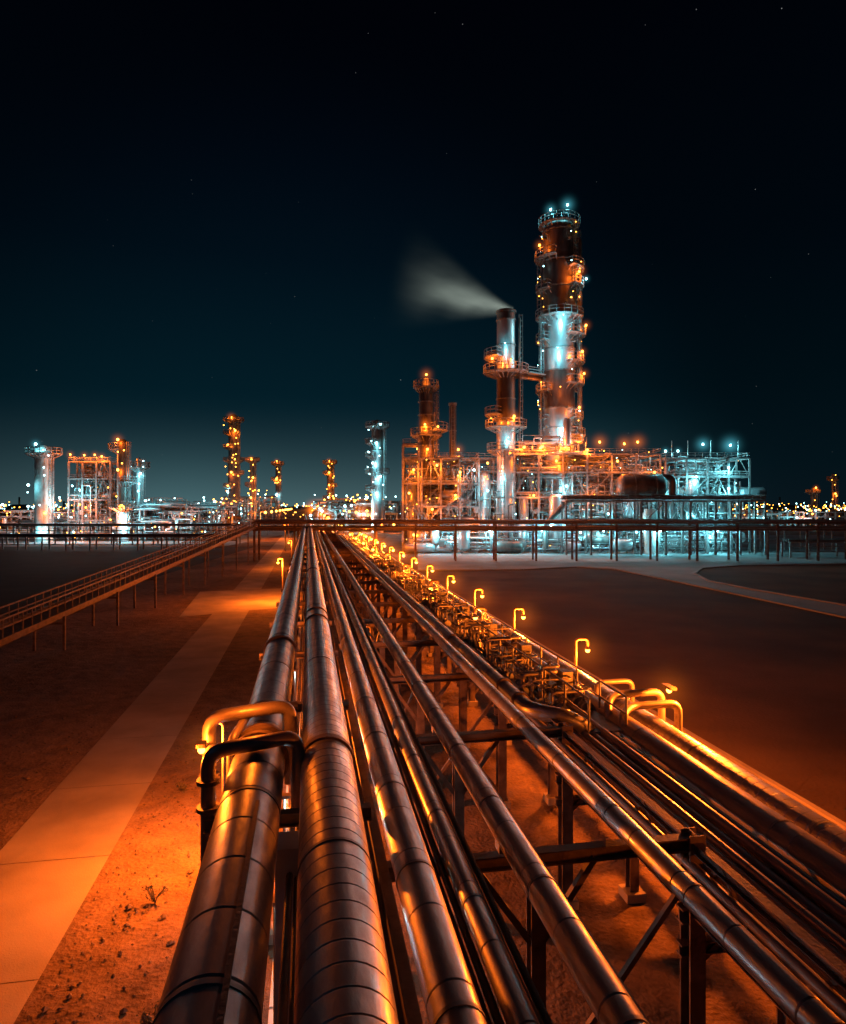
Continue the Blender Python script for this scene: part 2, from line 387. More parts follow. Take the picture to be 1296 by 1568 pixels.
ro=empty('expansion_loop',TH)
mb=MB()
for yy,zz in((17.0,4.42),(17.9,4.5)):
    mb.tube(fillet([(8.2,yy-1.0,3.9),(8.35,yy-.6,zz),(8.9,yy,zz),(10.35,yy,zz),(10.35,yy,3.2)],.28,5),.11,14)
mb.tube(fillet([(8.9,19.2,3.9),(8.9,19.2,4.5),(10.1,19.2,4.5),(10.1,19.2,3.6)],.25,5),.08,12)
make('loop_pipes',mb,[M_clad[3]],ro)
mb=MB(); mb.box((10.3,17.4,4.78),(.2,.5,.08),1); mb.sphere((10.3,17.4,4.68),.08,0); make('loop_lamp',mb,[M_bulbO,M_rack],ro)
light(ro,(11.2,17.0,5.0),ORG,4500,.08); halo(ro,(10.3,17.4,4.68),1.6,M_hO)

def rack_lamp(x,y,z,hgt,pw,side=1,h=1.0,hr=1.1,wd=.5):
    e_=empty('rack_lamp',TH)
    mb=MB()
    s=side
    mb.tube(fillet([(x,y,z),(x,y,z+hgt),(x+wd*s,y,z+hgt),(x+wd*s,y,z+hgt-.3)],.15,4),.045*h,8)
    mb.tube([(x+wd*s,y,z+hgt-.28),(x+wd*s,y,z+hgt-.40)],.1,10,0,True,[.05,.14])
    mb.sphere((x+wd*s,y,z+hgt-.45),.07*h,1)
    make('pole_and_head',mb,[M_rack,M_bulbO],e_)
    light(e_,(x+wd*s,y-.25,z+hgt-.62),ORG,pw,.07)
    if hr: halo(e_,(x+wd*s,y,z+hgt-.45),hr,M_hO)
y=24.0; i=0
while y<135:
    rack_lamp(10.25,y,3.5,1.35,(2700 if y<60 else 3600),1,1+y/60,1.3+y/50); y+=7.0+y*.03; i+=1
for y in(-6,1.5,9.5): rack_lamp(10.9,y,3.2,2.2,650,1,1,0)
y=30.0
while y<130:
    rack_lamp(8.3,y,4.0,1.2,560 if y<60 else 1400,-1,1+y/60,0 if i%2 else .9+y/70); y+=10+y*.05; i+=1
for y in(150,185,230,290,370,470): rack_lamp(4,y,5,3,4500,1,3+y/100,y/34)
rack_lamp(-2.4,19.5,0.0,3.8,5600,-1,1,.9)
rack_lamp(-2.6,70,0.0,4.6,7500,-1,2,2.5)
rack_lamp(-2.6,108,0.0,4.6,2600,-1,2,3)
rack_lamp(-5,150,0,6,3000,-1,3,0)
rack_lamp(3.4,36,0.0,3.4,260,-1,1,0)
rack_lamp(-6,210,0,6,5000,-1,4,0)
for y in(12.5,17,22,30):
    mb=MB(); mb.tube([(-.6,y,0.08),(-.6,y,2.6)],.04,8); mb.box((-.5,y-.05,2.65),(.3,.2,.08)); 
    e_=empty('work_light',TH); make('post',mb,[M_rack],e_); light(e_,(-.42,y-.1,2.45),(.5,.85,1),90,.06)

P0=Vector((-24.7,28,1.7)); P1=Vector((-31.6,121,6.4)); D=(P1-P0); Ln=D.length; D.normalize()
S=Vector((D.y,-D.x,0)).normalized()
mb=MB()
for s in(-1,1):
    for dz,ww in((0,.32),(.75,.09),(1.25,.1)): mb.beam(P0+S*s+Vector((0,0,dz)),P1+S*s+Vector((0,0,dz)),ww*.5,ww)
    t=0
    while t<Ln:
        q=P0+D*t+S*s; mb.beam(q,q+Vector((0,0,1.25)),.07); t+=1.1
mb.beam(P0+Vector((0,0,-.02)),P1+Vector((0,0,-.02)),1.9,.05,1)
mb.tube([P0+Vector((0,0,-.45)),P1+Vector((0,0,-.45))],.22,12,2)
mb.tube([P0+S*.6+Vector((0,0,-.35)),P1+S*.6+Vector((0,0,-.35))],.14,10,2)
t=8
while t<Ln:
    for s in(-1,1):
        q=P0+D*t+S*s; mb.beam((q.x,q.y,0),q,.16)
    mb.beam(P0+D*t-S+Vector((0,0,-.7)),P0+D*t+S+Vector((0,0,-.7)),.15); t+=9.5
make('elevated_walkway',mb,[M_rack,M_rack,M_rack])
mb=MB()
x=-31
while x<95:
    for y in(120,123.5): mb.ibeam((x,y,0),(x,y,7.1),.32)
    mb.ibeam((x,120,5.6),(x,123.5,5.6),.25); mb.ibeam((x,120,6.9),(x,123.5,6.9),.25)
    x+=7.4
for y in(120,123.5):
    for z in(5.75,7.0): mb.ibeam((-31.5,y,z),(96,y,z),.26)
for y,z,r in((120.7,6.15,.28),(121.5,6.1,.2),(122.2,6.15,.3),(123,6.1,.2),(121,7.3,.2),(122.4,7.35,.28)):
    mb.tube([(-31.5,y,z),(96,y,z)],r,10,1)
for z in(7.6,8.1): mb.tube([(-31.5,120,z),(18,120,z)],.05,5)
make('pipe_bridge',mb,[M_rack,M_clad[3]])

# ------------------------------------------------------------ refinery helpers
def sector(mb,cx,cy,z,ri,ro_,a0,a1,rail=1.2,m=0,mr=0,wd=.1):
    n=max(4,int(abs(a1-a0)/18)); A=[math.radians(a0+(a1-a0)*i/n) for i in range(n+1)]
    vs=[];fs=[]
    for a in A:
        for r_ in(ri,ro_):
            for dz in(0,-.22): vs.append((cx+r_*math.cos(a),cy+r_*math.sin(a),z+dz))
    for i in range(n):
        b=i*4; c=b+4
        fs+= [(b,b+2,c+2,c),(b+1,c+1,c+3,b+3),(b+2,b+3,c+3,c+2)]
    fs+=[(0,1,3,2),(n*4,n*4+2,n*4+3,n*4+1)]
    mb.add(vs,fs,m)
    for dz in(rail*.5,rail):
        pts=[(cx+ro_*math.cos(a),cy+ro_*math.sin(a),z+dz) for a in A]
        if abs(a1-a0)<359: pts=[(cx+ri*math.cos(A[0]),cy+ri*math.sin(A[0]),z+dz)]+pts+[(cx+ri*math.cos(A[-1]),cy+ri*math.sin(A[-1]),z+dz)]
        mb.tube(pts,wd*.6,5,mr,False)
    for a in A:
        x,y=cx+ro_*math.cos(a),cy+ro_*math.sin(a)
        mb.beam((x,y,z-.2),(x,y,z+rail),wd,wd,mr)
        mb.beam((cx+ri*math.cos(a),cy+ri*math.sin(a),z-1.4),(x,y,z-.2),wd,wd,mr)
def ladder(mb,cx,cy,r,a,z0,z1,m=0,wd=.12):
    a=math.radians(a); px,py=-math.sin(a),math.cos(a); x,y=cx+r*math.cos(a),cy+r*math.sin(a)
    for s in(-.4,.4): mb.beam((x+px*s,y+py*s,z0),(x+px*s,y+py*s,z1),wd,wd,m)
    z=z0
    while z<z1: mb.beam((x-px*.4,y-py*.4,z),(x+px*.4,y+py*.4,z),.08,.08,m); z+=.9
    x2,y2=cx+(r+.8)*math.cos(a),cy+(r+.8)*math.sin(a)
    for s in(-.35,.35): mb.beam((x2+px*s,y2+py*s,z0+2),(x2+px*s,y2+py*s,z1),.07,.07,m)
    z=z0+2
    while z<z1:
        mb.tube([(x-px*.4,y-py*.4,z),(x2-px*.35,y2-py*.35,z),(x2+px*.35,y2+py*.35,z),(x+px*.4,y+py*.4,z)],.04,4,m,False); z+=1.2
def frame(mb,x0,x1,y0,y1,zs,bx,by,w=.4,brace=.35,rail=True,deckp=.6,m=0,md=3):
    nx=max(1,round((x1-x0)/bx)); ny=max(1,round((y1-y0)/by))
    X=[x0+(x1-x0)*i/nx for i in range(nx+1)]; Y=[y0+(y1-y0)*i/ny for i in range(ny+1)]
    for x in X:
        for y in Y: mb.beam((x,y,0),(x,y,zs[-1]),w,w,m)
    for z in zs[1:]:
        for y in Y: mb.beam((x0,y,z),(x1,y,z),w*.7,w*.9,m)
        for x in X: mb.beam((x,y0,z),(x,y1,z),w*.7,w*.9,m)
        for i in range(nx):
            for j in range(ny):
                if rng.random()<deckp: mb.box(((X[i]+X[i+1])/2,(Y[j]+Y[j+1])/2,z+.28),(X[i+1]-X[i]-.05,Y[j+1]-Y[j]-.05,.08),md)
        if rail:
            for y in(y0,y1):
                for dz in(.75,1.25): mb.beam((x0,y,z+dz),(x1,y,z+dz),.09,.09,m)
                x=x0
                while x<=x1: mb.beam((x,y,z+.3),(x,y,z+1.25),.08,.08,m); x+=1.6
            for x in(x0,x1):
                for dz in(.75,1.25): mb.beam((x,y0,z+dz),(x,y1,z+dz),.09,.09,m)
    for k in range(len(zs)-1):
        for i in range(nx):
            for y in Y:
                if rng.random()<brace:
                    if rng.random()<.5: mb.beam((X[i],y,zs[k]),(X[i+1],y,zs[k+1]),w*.45,w*.45,m)
                    else:
                        xm=(X[i]+X[i+1])/2; mb.beam((X[i],y,zs[k]),(xm,y,zs[k+1]),w*.4,w*.4,m); mb.beam((X[i+1],y,zs[k]),(xm,y,zs[k+1]),w*.4,w*.4,m)
def clutter(mb,x0,x1,y0,y1,z0,z1,n,nv=8,rmin=.1,rmax=.4):
    lo_=(x0,y0,z0); hi=(x1,y1,z1)
    for _ in range(n):
        p=[rng.uniform(lo_[i],hi[i]) for i in range(3)]; pts=[tuple(p)]; ax=rng.choice((0,2))
        for k in range(rng.randint(2,5)):
            q=rng.uniform(lo_[ax],hi[ax]); 
            if abs(q-p[ax])>9: q=p[ax]+(9 if q>p[ax] else -9)
            if abs(q-p[ax])<1: q=p[ax]+1.5
            p[ax]=q; pts.append(tuple(p)); ax=rng.choice([a for a in(0,0,1,2,2) if a!=ax])
        r=rng.uniform(rmin,rmax)**1.0
        if rng.random()<.6:r*=.6
        mb.tube(fillet(pts,r*2.5,3),r,7,rng.choice((0,1,1,2)))
    for _ in range(nv):
        x=rng.uniform(x0,x1);y=rng.uniform(y0,y1);z=rng.uniform(z0,z0+(z1-z0)*.7); r=rng.uniform(.6,1.5)
        if rng.random()<.5: mb.vessel((x,y,z),(x+rng.uniform(3,6),y,z),r,14,rng.choice((1,1,2)))
        else: mb.vessel((x,y,z),(x,y,z+rng.uniform(2,6)),r,14,rng.choice((1,1,2)))
    for _ in range(nv*2):
        x=rng.uniform(x0,x1);y=rng.uniform(y0,y1);z=rng.uniform(z0,z1)
        mb.box((x,y,z),(rng.uniform(.4,1.4),rng.uniform(.4,1.2),rng.uniform(.4,1.6)),rng.choice((0,1,2)))
def stair(mb,p,q,w=1.0,m=0):
    p=Vector(p);q=Vector(q); n=max(3,int((q-p).z/.35))
    for s in(-w/2,w/2):
        o=Vector((0,s,0)); mb.beam(p+o,q+o,.12,.3,m)
        for dz in(.6,1.1): mb.beam(p+o+Vector((0,0,dz)),q+o+Vector((0,0,dz)),.07,.07,m)
    for i in range(n):
        c=p+(q-p)*(i+.5)/n; mb.box(c,(.3,w,.05),m)
MATS=[M_steel,M_silver,M_dark,M_grate,M_white,M_bulbO,M_bulbT]
def bulbs(mb,x0,x1,y0,y1,z0,z1,n,po,r=.15):
    for _ in range(n):
        mb.sphere((rng.uniform(x0,x1),rng.uniform(y0,y1),rng.uniform(z0,z1)),r*rng.uniform(.6,1.3),5 if rng.random()<po else 6,6,4)
def lit(par,mb,x,y,z,c,p,hr=0,br=.24):
    mb.sphere((x,y,z+.45),br,5 if c is ORG else 6,8,5)
    mb.box((x,y,z+.45+br+.06),(.5,.5,.1),0)
    light(par,(x,y-.35,z-.1),c,p,.25)
    if hr: halo(par,(x,y,z+.45),hr,M_hO if c is ORG else M_hT)

# ------------------------------------------------------------ main plant
T=empty('distillation_column'); mb=MB(); tx,ty=31.3,150
mb.cyl(tx,ty,0,32.5,3.35,32,1); mb.cyl(tx,ty,32.5,41,3.5,32,2); mb.cyl(tx,ty,41,53.2,3.4,32,1); mb.cyl(tx,ty,53.2,73.5,3.75,32,2)
mb.cyl(tx,ty,73.5,75.3,3.75,32,2,2.6)
for z in(22.5,28,32.5,41,46,53.3,60,66,72.8): mb.cyl(tx,ty,z-.14,z+.14,3.95 if z>50 else 3.65,32,0)
for z,a0,a1,ro_ in((74.6,0,360,4.7),(66.8,130,250,5.6),(64.3,-70,40,5.7),(60.4,-60,30,5.5),(59.5,150,230,5.3),(53.4,0,360,5.4),
                   (49.2,-75,40,5.9),(48,140,220,5.3),(43,-70,40,5.7),(38,-75,35,5.6),(36.5,150,230,5.3),(30.2,-60,30,5.4),(26.3,-80,60,5.8)):
    sector(mb,tx,ty,z,3.5,ro_,a0,a1,1.5,3,0,.13)
for a,z0,z1 in((-25,20,60),(10,38,74),(200,22,54),(185,53,67),(-50,60,74)): ladder(mb,tx,ty,4.3,a,z0,z1,0)
mb.tube(fillet([(tx+4.6,ty-1,15),(tx+4.6,ty-1,71),(tx+3,ty-1,71)],1.0,5),.38,10,2)
mb.tube(fillet([(tx-4.4,ty-1,15),(tx-4.4,ty-1,52),(tx-3,ty-1,52)],1.0,5),.22,10,1)
mb.tube(fillet([(tx+4.2,ty-2.4,15),(tx+4.2,ty-2.4,63),(tx+3,ty-2.4,63)],.8,5),.2,8,0)
for _ in range(26):
    a=math.radians(rng.choice((rng.uniform(-80,20),rng.uniform(160,230)))); z=rng.uniform(24,73)
    mb.tube([(tx+3.3*math.cos(a),ty+3.3*math.sin(a),z),(tx+4.6*math.cos(a),ty+4.6*math.sin(a),z)],rng.uniform(.12,.3),8,0)
for a in range(0,360,45): mb.beam((tx+2.4*math.cos(math.radians(a)),ty+2.4*math.sin(math.radians(a)),75),(tx+2.4*math.cos(math.radians(a)),ty+2.4*math.sin(math.radians(a)),76.6),.12)
F=MB()
for x,y,z,c,p,h_ in((tx-2.6,ty-3.2,76.3,TEA,1000,3.6),(tx+1.1,ty-3.6,77.2,TEA,1000,4.4),(tx+5.7,ty-2,61.2,TEA,300,2.2),
    (tx-5,ty-2.5,68.6,ORG,900,2.5),(tx+3.4,ty-4.9,61.8,ORG,2400,3),(tx+5.6,ty-2.2,50.6,ORG,1100,2.5),(tx+4.4,ty-3.8,44.3,ORG,1300,2.2),(tx+4.8,ty-3.6,39.4,ORG,1300,2.5),
    (tx-.4,ty-6.2,51.8,TEA,2300,0),(tx-1.6,ty-6.0,44.6,TEA,1900,0),(tx-.6,ty-6.4,27.0,TEA,1700,0),(tx-1,ty-6,23.2,ORG,2800,4),(tx+3,ty-5.6,24,ORG,2800,4),
    (tx+3.4,ty-5,31.6,ORG,900,2),(tx-4.7,ty-3,37.6,ORG,500,0),(tx-1,ty-6,36,ORG,400,0)):
    lit(T,F,x,y,z,c,p,h_,.24 if h_ else .10)
for _ in range(48):
    a=math.radians(rng.choice((rng.uniform(-80,5),rng.uniform(175,215)))); F.sphere((tx+4.9*math.cos(a),ty+4.9*math.sin(a),rng.uniform(24,75)),rng.uniform(.08,.15),5 if rng.random()<.7 else 6,6,4)
make('column_shell',mb,MATS,T); make('column_lamps',F,MATS,T)

T=empty('smokestack'); mb=MB(); sx,sy=18.55,146
mb.cyl(sx,sy,0,24,2.05,28,1); mb.cyl(sx,sy,24,29,2.1,28,1); mb.cyl(sx,sy,29,40.5,2.1,28,2); mb.cyl(sx,sy,40.5,51.6,2.05,28,1); mb.cyl(sx,sy,51.6,53.9,2.15,28,2,1.9)
mb.cyl(sx,sy,53.3,53.7,2.3,28,2)
for z in(29,34,40.5,46,51.6): mb.cyl(sx,sy,z-.12,z+.12,2.25,28,0)
for z,a0,a1,ro_ in((40,0,360,5.0),(27.8,130,380,4.6),(22.6,0,360,4.2)): sector(mb,sx,sy,z,2.1,ro_,a0,a1,1.5,3,0,.13)
sector(mb,sx,sy,43.4,2.1,4.9,150,240,1.5,3,0,.12); sector(mb,sx,sy,30.6,2.1,4.7,160,235,1.5,3,0,.12)
ladder(mb,sx,sy,2.9,0,22,53,0); ladder(mb,sx,sy,2.8,-110,3,24,0)
mb.tube([(sx+2.9,sy-.8,8),(sx+2.9,sy-.8,52)],.25,8,2)
for z in(39.9,): 
    mb.beam((sx+4.8,sy,z),(tx-4,ty-1.5,z),2.0,.25,3)
    for s in(-1,1):
        for dz in(.7,1.3): mb.beam((sx+4.8,sy+s,z+dz),(tx-4,ty-1.5+s,z+dz),.1,.1,0)
    mb.tube([(sx+2,sy-.5,z-.8),(tx-3.4,ty-.5,z-.8)],.55,12,2)
F=MB()
for x,y,z,c,p,h_ in((sx-3.4,sy-3,42.0,ORG,1200,3),(sx+.5,sy-4.6,41.5,ORG,1500,0),(sx+1.2,sy-4.4,29.2,ORG,1900,3),(sx-3.6,sy-2.5,29,ORG,700,0),
    (sx-.8,sy-4.6,45,TEA,700,0),(sx,sy-4.2,24.6,TEA,1000,0),(sx-1.5,sy-3.8,16,TEA,700,0)):
    lit(T,F,x,y,z,c,p,h_,.24 if h_ else .1)
make('stack_shell',mb,MATS,T); make('stack_lamps',F,MATS,T)

T=empty('process_column'); mb=MB(); cx,cy=.75,150
mb.cyl(cx,cy,0,27,1.75,24,2); mb.cyl(cx,cy,27,37.2,1.65,24,2); mb.cyl(cx,cy,37.2,39.4,1.5,24,0,.5)
for z in(24,27,31,34): mb.cyl(cx,cy,z-.12,z+.12,1.9,24,0)
for z,a0,a1,ro_ in((37.4,0,360,2.9),(26.4,0,360,3.6)): sector(mb,cx,cy,z,1.6,ro_,a0,a1,1.5,3,0,.12)
sector(mb,cx,cy,27.6,1.6,5,-60,20,1.5,3,0,.12)
ladder(mb,cx,cy,2.3,-30,21,38,0); mb.tube([(cx+2.3,cy-.5,20),(cx+2.3,cy-.5,36)],.2,8,0)
F=MB()
for x,y,z,c,p,h_ in((cx,cy-2.4,39.4,ORG,900,3.2),(cx-.3,cy-3.6,28,ORG,2200,3),(cx+2.6,cy-3,27.6,ORG,600,0),(cx-2,cy-4,22.5,ORG,1300,0)): lit(T,F,x,y,z,c,p,h_,.22)
make('column_shell',mb,MATS,T); make('column_lamps',F,MATS,T)
mb=MB(); mb.cyl(7.1,156,0,34.6,.85,16,2); mb.cyl(7.1,156,34.2,34.8,.98,16,0)
for z in(10,16,22,28): mb.cyl(7.1,156,z,z+.25,.95,16,0)
ladder(mb,7.1,156,1.2,-90,14,34,0,.08); make('vent_stack',mb,MATS)

def unit(name,fr,cl,lamps,nb,po,extra=None):
    T=empty(name); mb=MB(); F=MB()
    for a in fr: frame(mb,*a)
    for a in cl: clutter(mb,*a)
    if extra: extra(mb)
    for a in nb: bulbs(F,*a)
    for a in lamps: lit(T,F,*a)
    make('steelwork_and_piping',mb,MATS,T); make('light_fittings',F,MATS,T)
    return T
def ex1(mb):
    for x in(-2.5,1,4.5,8): mb.cyl(x,146,0,rng.uniform(10,17),rng.uniform(.8,1.3),18,rng.choice((1,2)))
    stair(mb,(-3,141.2,0.2),(4,141.2,5)); stair(mb,(4,141.2,5),(-3,141.2,10)); stair(mb,(5,141.2,10),(11,141.2,15))
    frame(mb,-4.4,-1,142,146,[15,20.5,23.5],3.4,4)
L1=[(x,140.8,z,c,p,h) for x,z,c,p,h in((-2,17.5,ORG,2100,2.5),(3,18.5,ORG,2200,2.5),(8,17,ORG,1700,0),(-3,12.5,ORG,1600,0),(2,9,ORG,1900,0),(7,12,ORG,1500,0),(11,6.5,ORG,1200,2.2),(-2,3.5,ORG,1000,0),(6,3,TEA,900,0),
    (11,17.5,TEA,900,0))]
unit('process_unit',[(-4.4,12.2,142,162,[0,5,10,15,20.5],4.1,6.5,.36)],[(-4,12,142.5,160,1,20,190,12,.06,.32)],L1+[(1,147,22.5,ORG,1800,0),(8,148,22.5,ORG,1800,3)],[(-4,12.2,141.5,158,1,22,70,.85,.11)],.8,ex1)
def ex2(mb):
    mb.vessel((13.8,147,1),(13.8,147,17),1.4,20,1); mb.vessel((22.6,147,1),(22.6,147,13),1.2,20,1); mb.vessel((29,142,2),(29,142,12),1.6,20,1)
    mb.tube(fillet([(26,139,1),(26,139,6),(31,139,11.5),(36,139,11.5)],1.2,5),.6,14,2)
    stair(mb,(21,141,0.2),(28,141,6)); stair(mb,(38,140.5,0.2),(46,140.5,7))
L2=[(x,y,z,c,p,h) for x,y,z,c,p,h in((14,141.5,19,ORG,1500,0),(14,141,13,TEA,1500,0),(16,141,5,TEA,2100,3),(22,141,2.5,TEA,2200,4),(24,141.5,12,ORG,1500,0),(27,141.5,6,TEA,1700,0),(31,141,14,TEA,2000,4),
  (34,141,4,TEA,1500,0),(37,141,12,ORG,1800,2.5),(22,142,22.5,ORG,2300,3),(26,142,22.6,ORG,2800,3),(36,143,22,ORG,2300,0),(39.5,146,24,ORG,2400,4),(45,146,23.6,ORG,2200,4),(48,146,24,ORG,2200,4),(42,141,19.4,ORG,1900,0),(50,141,17,ORG,1500,0),
  (40,141,8,TEA,1600,0),(46,141,5,TEA,1800,0),(29,142,19.5,ORG,2200,0))]
unit('process_unit',[(20,52,143,163,[0,6,12,17.5,21.5],5.3,6.6,.36),(12.6,19.8,150,163,[0,6,12,18,21],3.6,6,.34)],
     [(20,52,143.5,162,1,21,330,20,.06,.34),(12.8,20,143,160,1,16,60,5,.06,.3),(20,36,142,144,21.8,24.5,20,1,.06,.2)],L2,[(13,52,142,160,1,21,110,.45,.11),(20,52,143,160,21.5,23,30,.9,.12)],.5,ex2)
def ex3(mb):
    mb.cyl(48.5,139,0,9.5,1.35,20,4)
    for x in(56,62,67): mb.vessel((x,147,1),(x,147,rng.uniform(8,14)),1.3,18,1)
    stair(mb,(54,141.2,0.2),(61,141.2,6)); stair(mb,(61,141.2,6),(54,141.2,11.5))
    for x in(54.5,58,63,69): mb.beam((x,143,20.5),(x,143,24.5),.12); 
L3=[(x,y,z,c,p,h) for x,y,z,c,p,h in((61.3,143,23.2,TEA,3000,4.5),(67.3,143,23,TEA,3200,5.5),(57,146,22,TEA,1500,2.5),(53.5,144,21.8,TEA,1500,2.5),(66,141,18,TEA,2100,3),(59,141,16,TEA,1900,0),(54,141,13,TEA,1700,0),(66,141,13.5,TEA,2200,3),(58,141,8,TEA,1600,0),(66,141,6.5,TEA,1600,0),(53,141,5,TEA,1300,0),(62,141,3,TEA,1300,0))]
unit('process_unit',[(52.8,71,142,160,[0,6,11.5,16.5,20.5],4.5,6,.36)],[(53,70.5,142.5,158,1,20,200,12,.06,.32)],L3,[(53,71,141.5,158,1,21,56,.2,.12)],.1,ex3)
mb=MB(); mb.vessel((42,137.5,14.4),(50,137.5,14.4),2.5,28,2)
for x in(44,48.4): mb.box((x,137.5,12.2),(.6,3.6,2.2),0); mb.tube([(x,137.5,14.4),(x+.25,137.5,14.4)],2.56,28,0)
mb.tube(fillet([(50,137.5,16.2),(52.6,137.5,16.2),(52.6,137.5,11.6)],1.2,6),.75,16,2)
make('horizontal_drum',mb,MATS)
mb=MB()
frame(mb,29.5,70.5,134.5,138.6,[0,6.2,11.2],5.1,4.1,.38,.2,True,.3)
for z in(6.8,7.2,11.7,12.1):
    for y in(135.4,136.6,137.8): mb.tube([(29,y,z),(71,y,z)],rng.uniform(.15,.32),8,rng.choice((1,2)))
make('pipe_rack',mb,MATS)
T=empty('pump_station'); mb=MB(); F=MB(); clutter(mb,-4,70,139.5,141,0.6,4,80,12,.06,.25); 
for i in range(26):
    x=-3+i*2.9; mb.beam((x,139.2,0),(x,139.2,3.2),.16)
for z in(1.2,2.2,3.2): mb.beam((-4,139.2,z),(71,139.2,z),.1,.12)
for x in(3,14,25,38,50,62): lit(T,F,x,137.4,4.4,TEA,1900,0,.18)
make('pumps_and_piping',mb,MATS,T); make('light_fittings',F,MATS,T)
hz=empty('painted_sky_glow')  # self-emitting volumes that paint a sky glow over the plants
halo(hz,(40,172,8),1,M_hBT,(66,26,42)); halo(hz,(-90,240,8),1,M_hBT,(66,30,40))

def smoke_mat():
    m=bpy.data.materials.new('self_glowing_steam'); m.use_nodes=True; nt=m.node_tree; nt.nodes.clear(); L=nt.links.new
    tc=N(nt,'ShaderNodeTexCoord'); sp=N(nt,'ShaderNodeSeparateXYZ'); L(tc.outputs['Object'],sp.inputs[0])
    x=sp.outputs[0]
    wv=mathn(nt,'ADD',mathn(nt,'MULTIPLY',mathn(nt,'POWER',x,1.1),.50),.05)
    zc=mathn(nt,'SUBTRACT',sp.outputs[2],mathn(nt,'MULTIPLY',mathn(nt,'MULTIPLY',x,x),-.04))
    rr=mathn(nt,'SQRT',mathn(nt,'ADD',mathn(nt,'MULTIPLY',sp.outputs[1],sp.outputs[1]),mathn(nt,'MULTIPLY',zc,zc)))
    q=mathn(nt,'SUBTRACT',1.0,mathn(nt,'DIVIDE',rr,wv),True); q=mathn(nt,'POWER',q,2.1)
    fd=mathn(nt,'POWER',mathn(nt,'SUBTRACT',1.0,x,True),2.0)
    no=N(nt,'ShaderNodeTexNoise'); mp=N(nt,'ShaderNodeMapping'); mp.inputs['Scale'].default_value=(1.8,5,5.5); L(tc.outputs['Object'],mp.inputs[0]); L(mp.outputs[0],no.inputs['Vector'])
    no.inputs['Scale'].default_value=1.4; no.inputs['Detail'].default_value=2
    nn=N(nt,'ShaderNodeMapRange'); nn.inputs[1].default_value=.32; nn.inputs[2].default_value=.72; nn.inputs[3].default_value=.15; nn.inputs[4].default_value=1.4; L(no.outputs[0],nn.inputs[0])
    d=mathn(nt,'DIVIDE',mathn(nt,'MULTIPLY',mathn(nt,'MULTIPLY',q,fd),nn.outputs[0]),mathn(nt,'ADD',wv,.12))
    e=N(nt,'ShaderNodeEmission'); e.inputs[0].default_value=(.58,.68,.58,1); L(mathn(nt,'MULTIPLY',d,.085),e.inputs[1])  # lit look of the smoke painted in as its own emission
    o=N(nt,'ShaderNodeOutputMaterial'); L(e.outputs[0],o.inputs['Volume'])
    try: m.cycles.emission_sampling='NONE'
    except Exception: pass
    return m
mb=MB(); mb.tube([(-.02,0,0),(.3,0,-.01),(1.0,0,-.04)],.1,20,0,True,[.08,.3,.62])
s=make('smoke_plume',mb,[smoke_mat()]); s.location=(19.4,146,53.8); s.scale=(28,28,28); s.rotation_euler=(0,math.radians(180+15),0)

# ------------------------------------------------------------ left plant and distant units
def simple_tower(name,x,y,z1,r,segs,plats,lamps,z0=0,wd=.16):
    T=empty(name); mb=MB(); F=MB(); zz=z0
    for f,mi in segs:
        z=z0+(z1-z0)*f; mb.cyl(x,y,zz,z,r*(1 if f<.7 else .9),22,mi); zz=z
    mb.cyl(x,y,zz,zz+r*.5,r*.9,22,segs[-1][1],r*.3)
    for i,f in enumerate(plats):
        a0=0 if i%3==0 else rng.choice((-80,120)); a1=360 if i%3==0 else a0+140
        sector(mb,x,y,z1*f,r*.95,r+1.7+wd*2,a0,a1,1.5,3,0,wd)
    ladder(mb,x,y,r+.7,-30,2,z1,0,wd); mb.tube([(x+r+.4,y-.6,4),(x+r+.4,y-.6,z1*.95)],.25,7,0)
    for dx,f,c,p,h in lamps: lit(T,F,x+dx*r,y-r-1.3,z1*f,c,p,h,.2+wd)
    for _ in range(int(z1/3)): F.sphere((x+rng.uniform(-1,1)*(r+1.2),y-r-1,rng.uniform(.15,1)*z1),.10+wd*.6,5 if lamps[0][2] is ORG else 6,6,4)
    make('shell',mb,MATS,T); make('lamps',F,MATS,T)
simple_tower('silo',-108,186,26,2.6,[(.96,4),(1,4)],[.97],[(0,1.04,TEA,900,3.5),(-.8,.6,TEA,500,0),(1.0,.3,ORG,700,0)])
simple_tower('process_column',-86,187,28.5,1.7,[(.3,1),(.8,2),(1,2)],[.35,.6,.93],[(0,1.0,ORG,1300,3.5),(0,.7,ORG,1500,0),(.6,.35,ORG,1100,0)])
simple_tower('process_column',-83.5,192,24,.9,[(1,1)],[.9],[(1.5,.8,TEA,700,3)])
LL=[(rng.uniform(-104,-62),rng.uniform(184,186),rng.uniform(2,16),TEA if rng.random()<.62 else ORG,rng.uniform(900,1900),0) for _ in range(16)]
LL+=[(x,187,z,ORG,1500,2.5) for x,z in((-101,24.5),(-97,24.3),(-94,24.4),(-92,24))]+[(-104.5,186,10,TEA,1400,3),(-107,183,3,TEA,1500,3),(-98,183,2.5,TEA,1500,3),(-80,184,16,TEA,1500,3.5)]
unit('process_unit',[(-102,-90,188,202,[0,6,12,18,23],4,5,.45),(-86,-60,190,210,[0,5,10],5.2,6,.45)],
     [(-102,-90,188,200,1,22,120,8),(-88,-58,188,205,1,11,150,12),(-122,-104,190,205,1,6,40,5)],LL,[(-125,-57,186,205,1,9,110,.5),(-102,-90,187,200,4,22,24,.6)],.5)
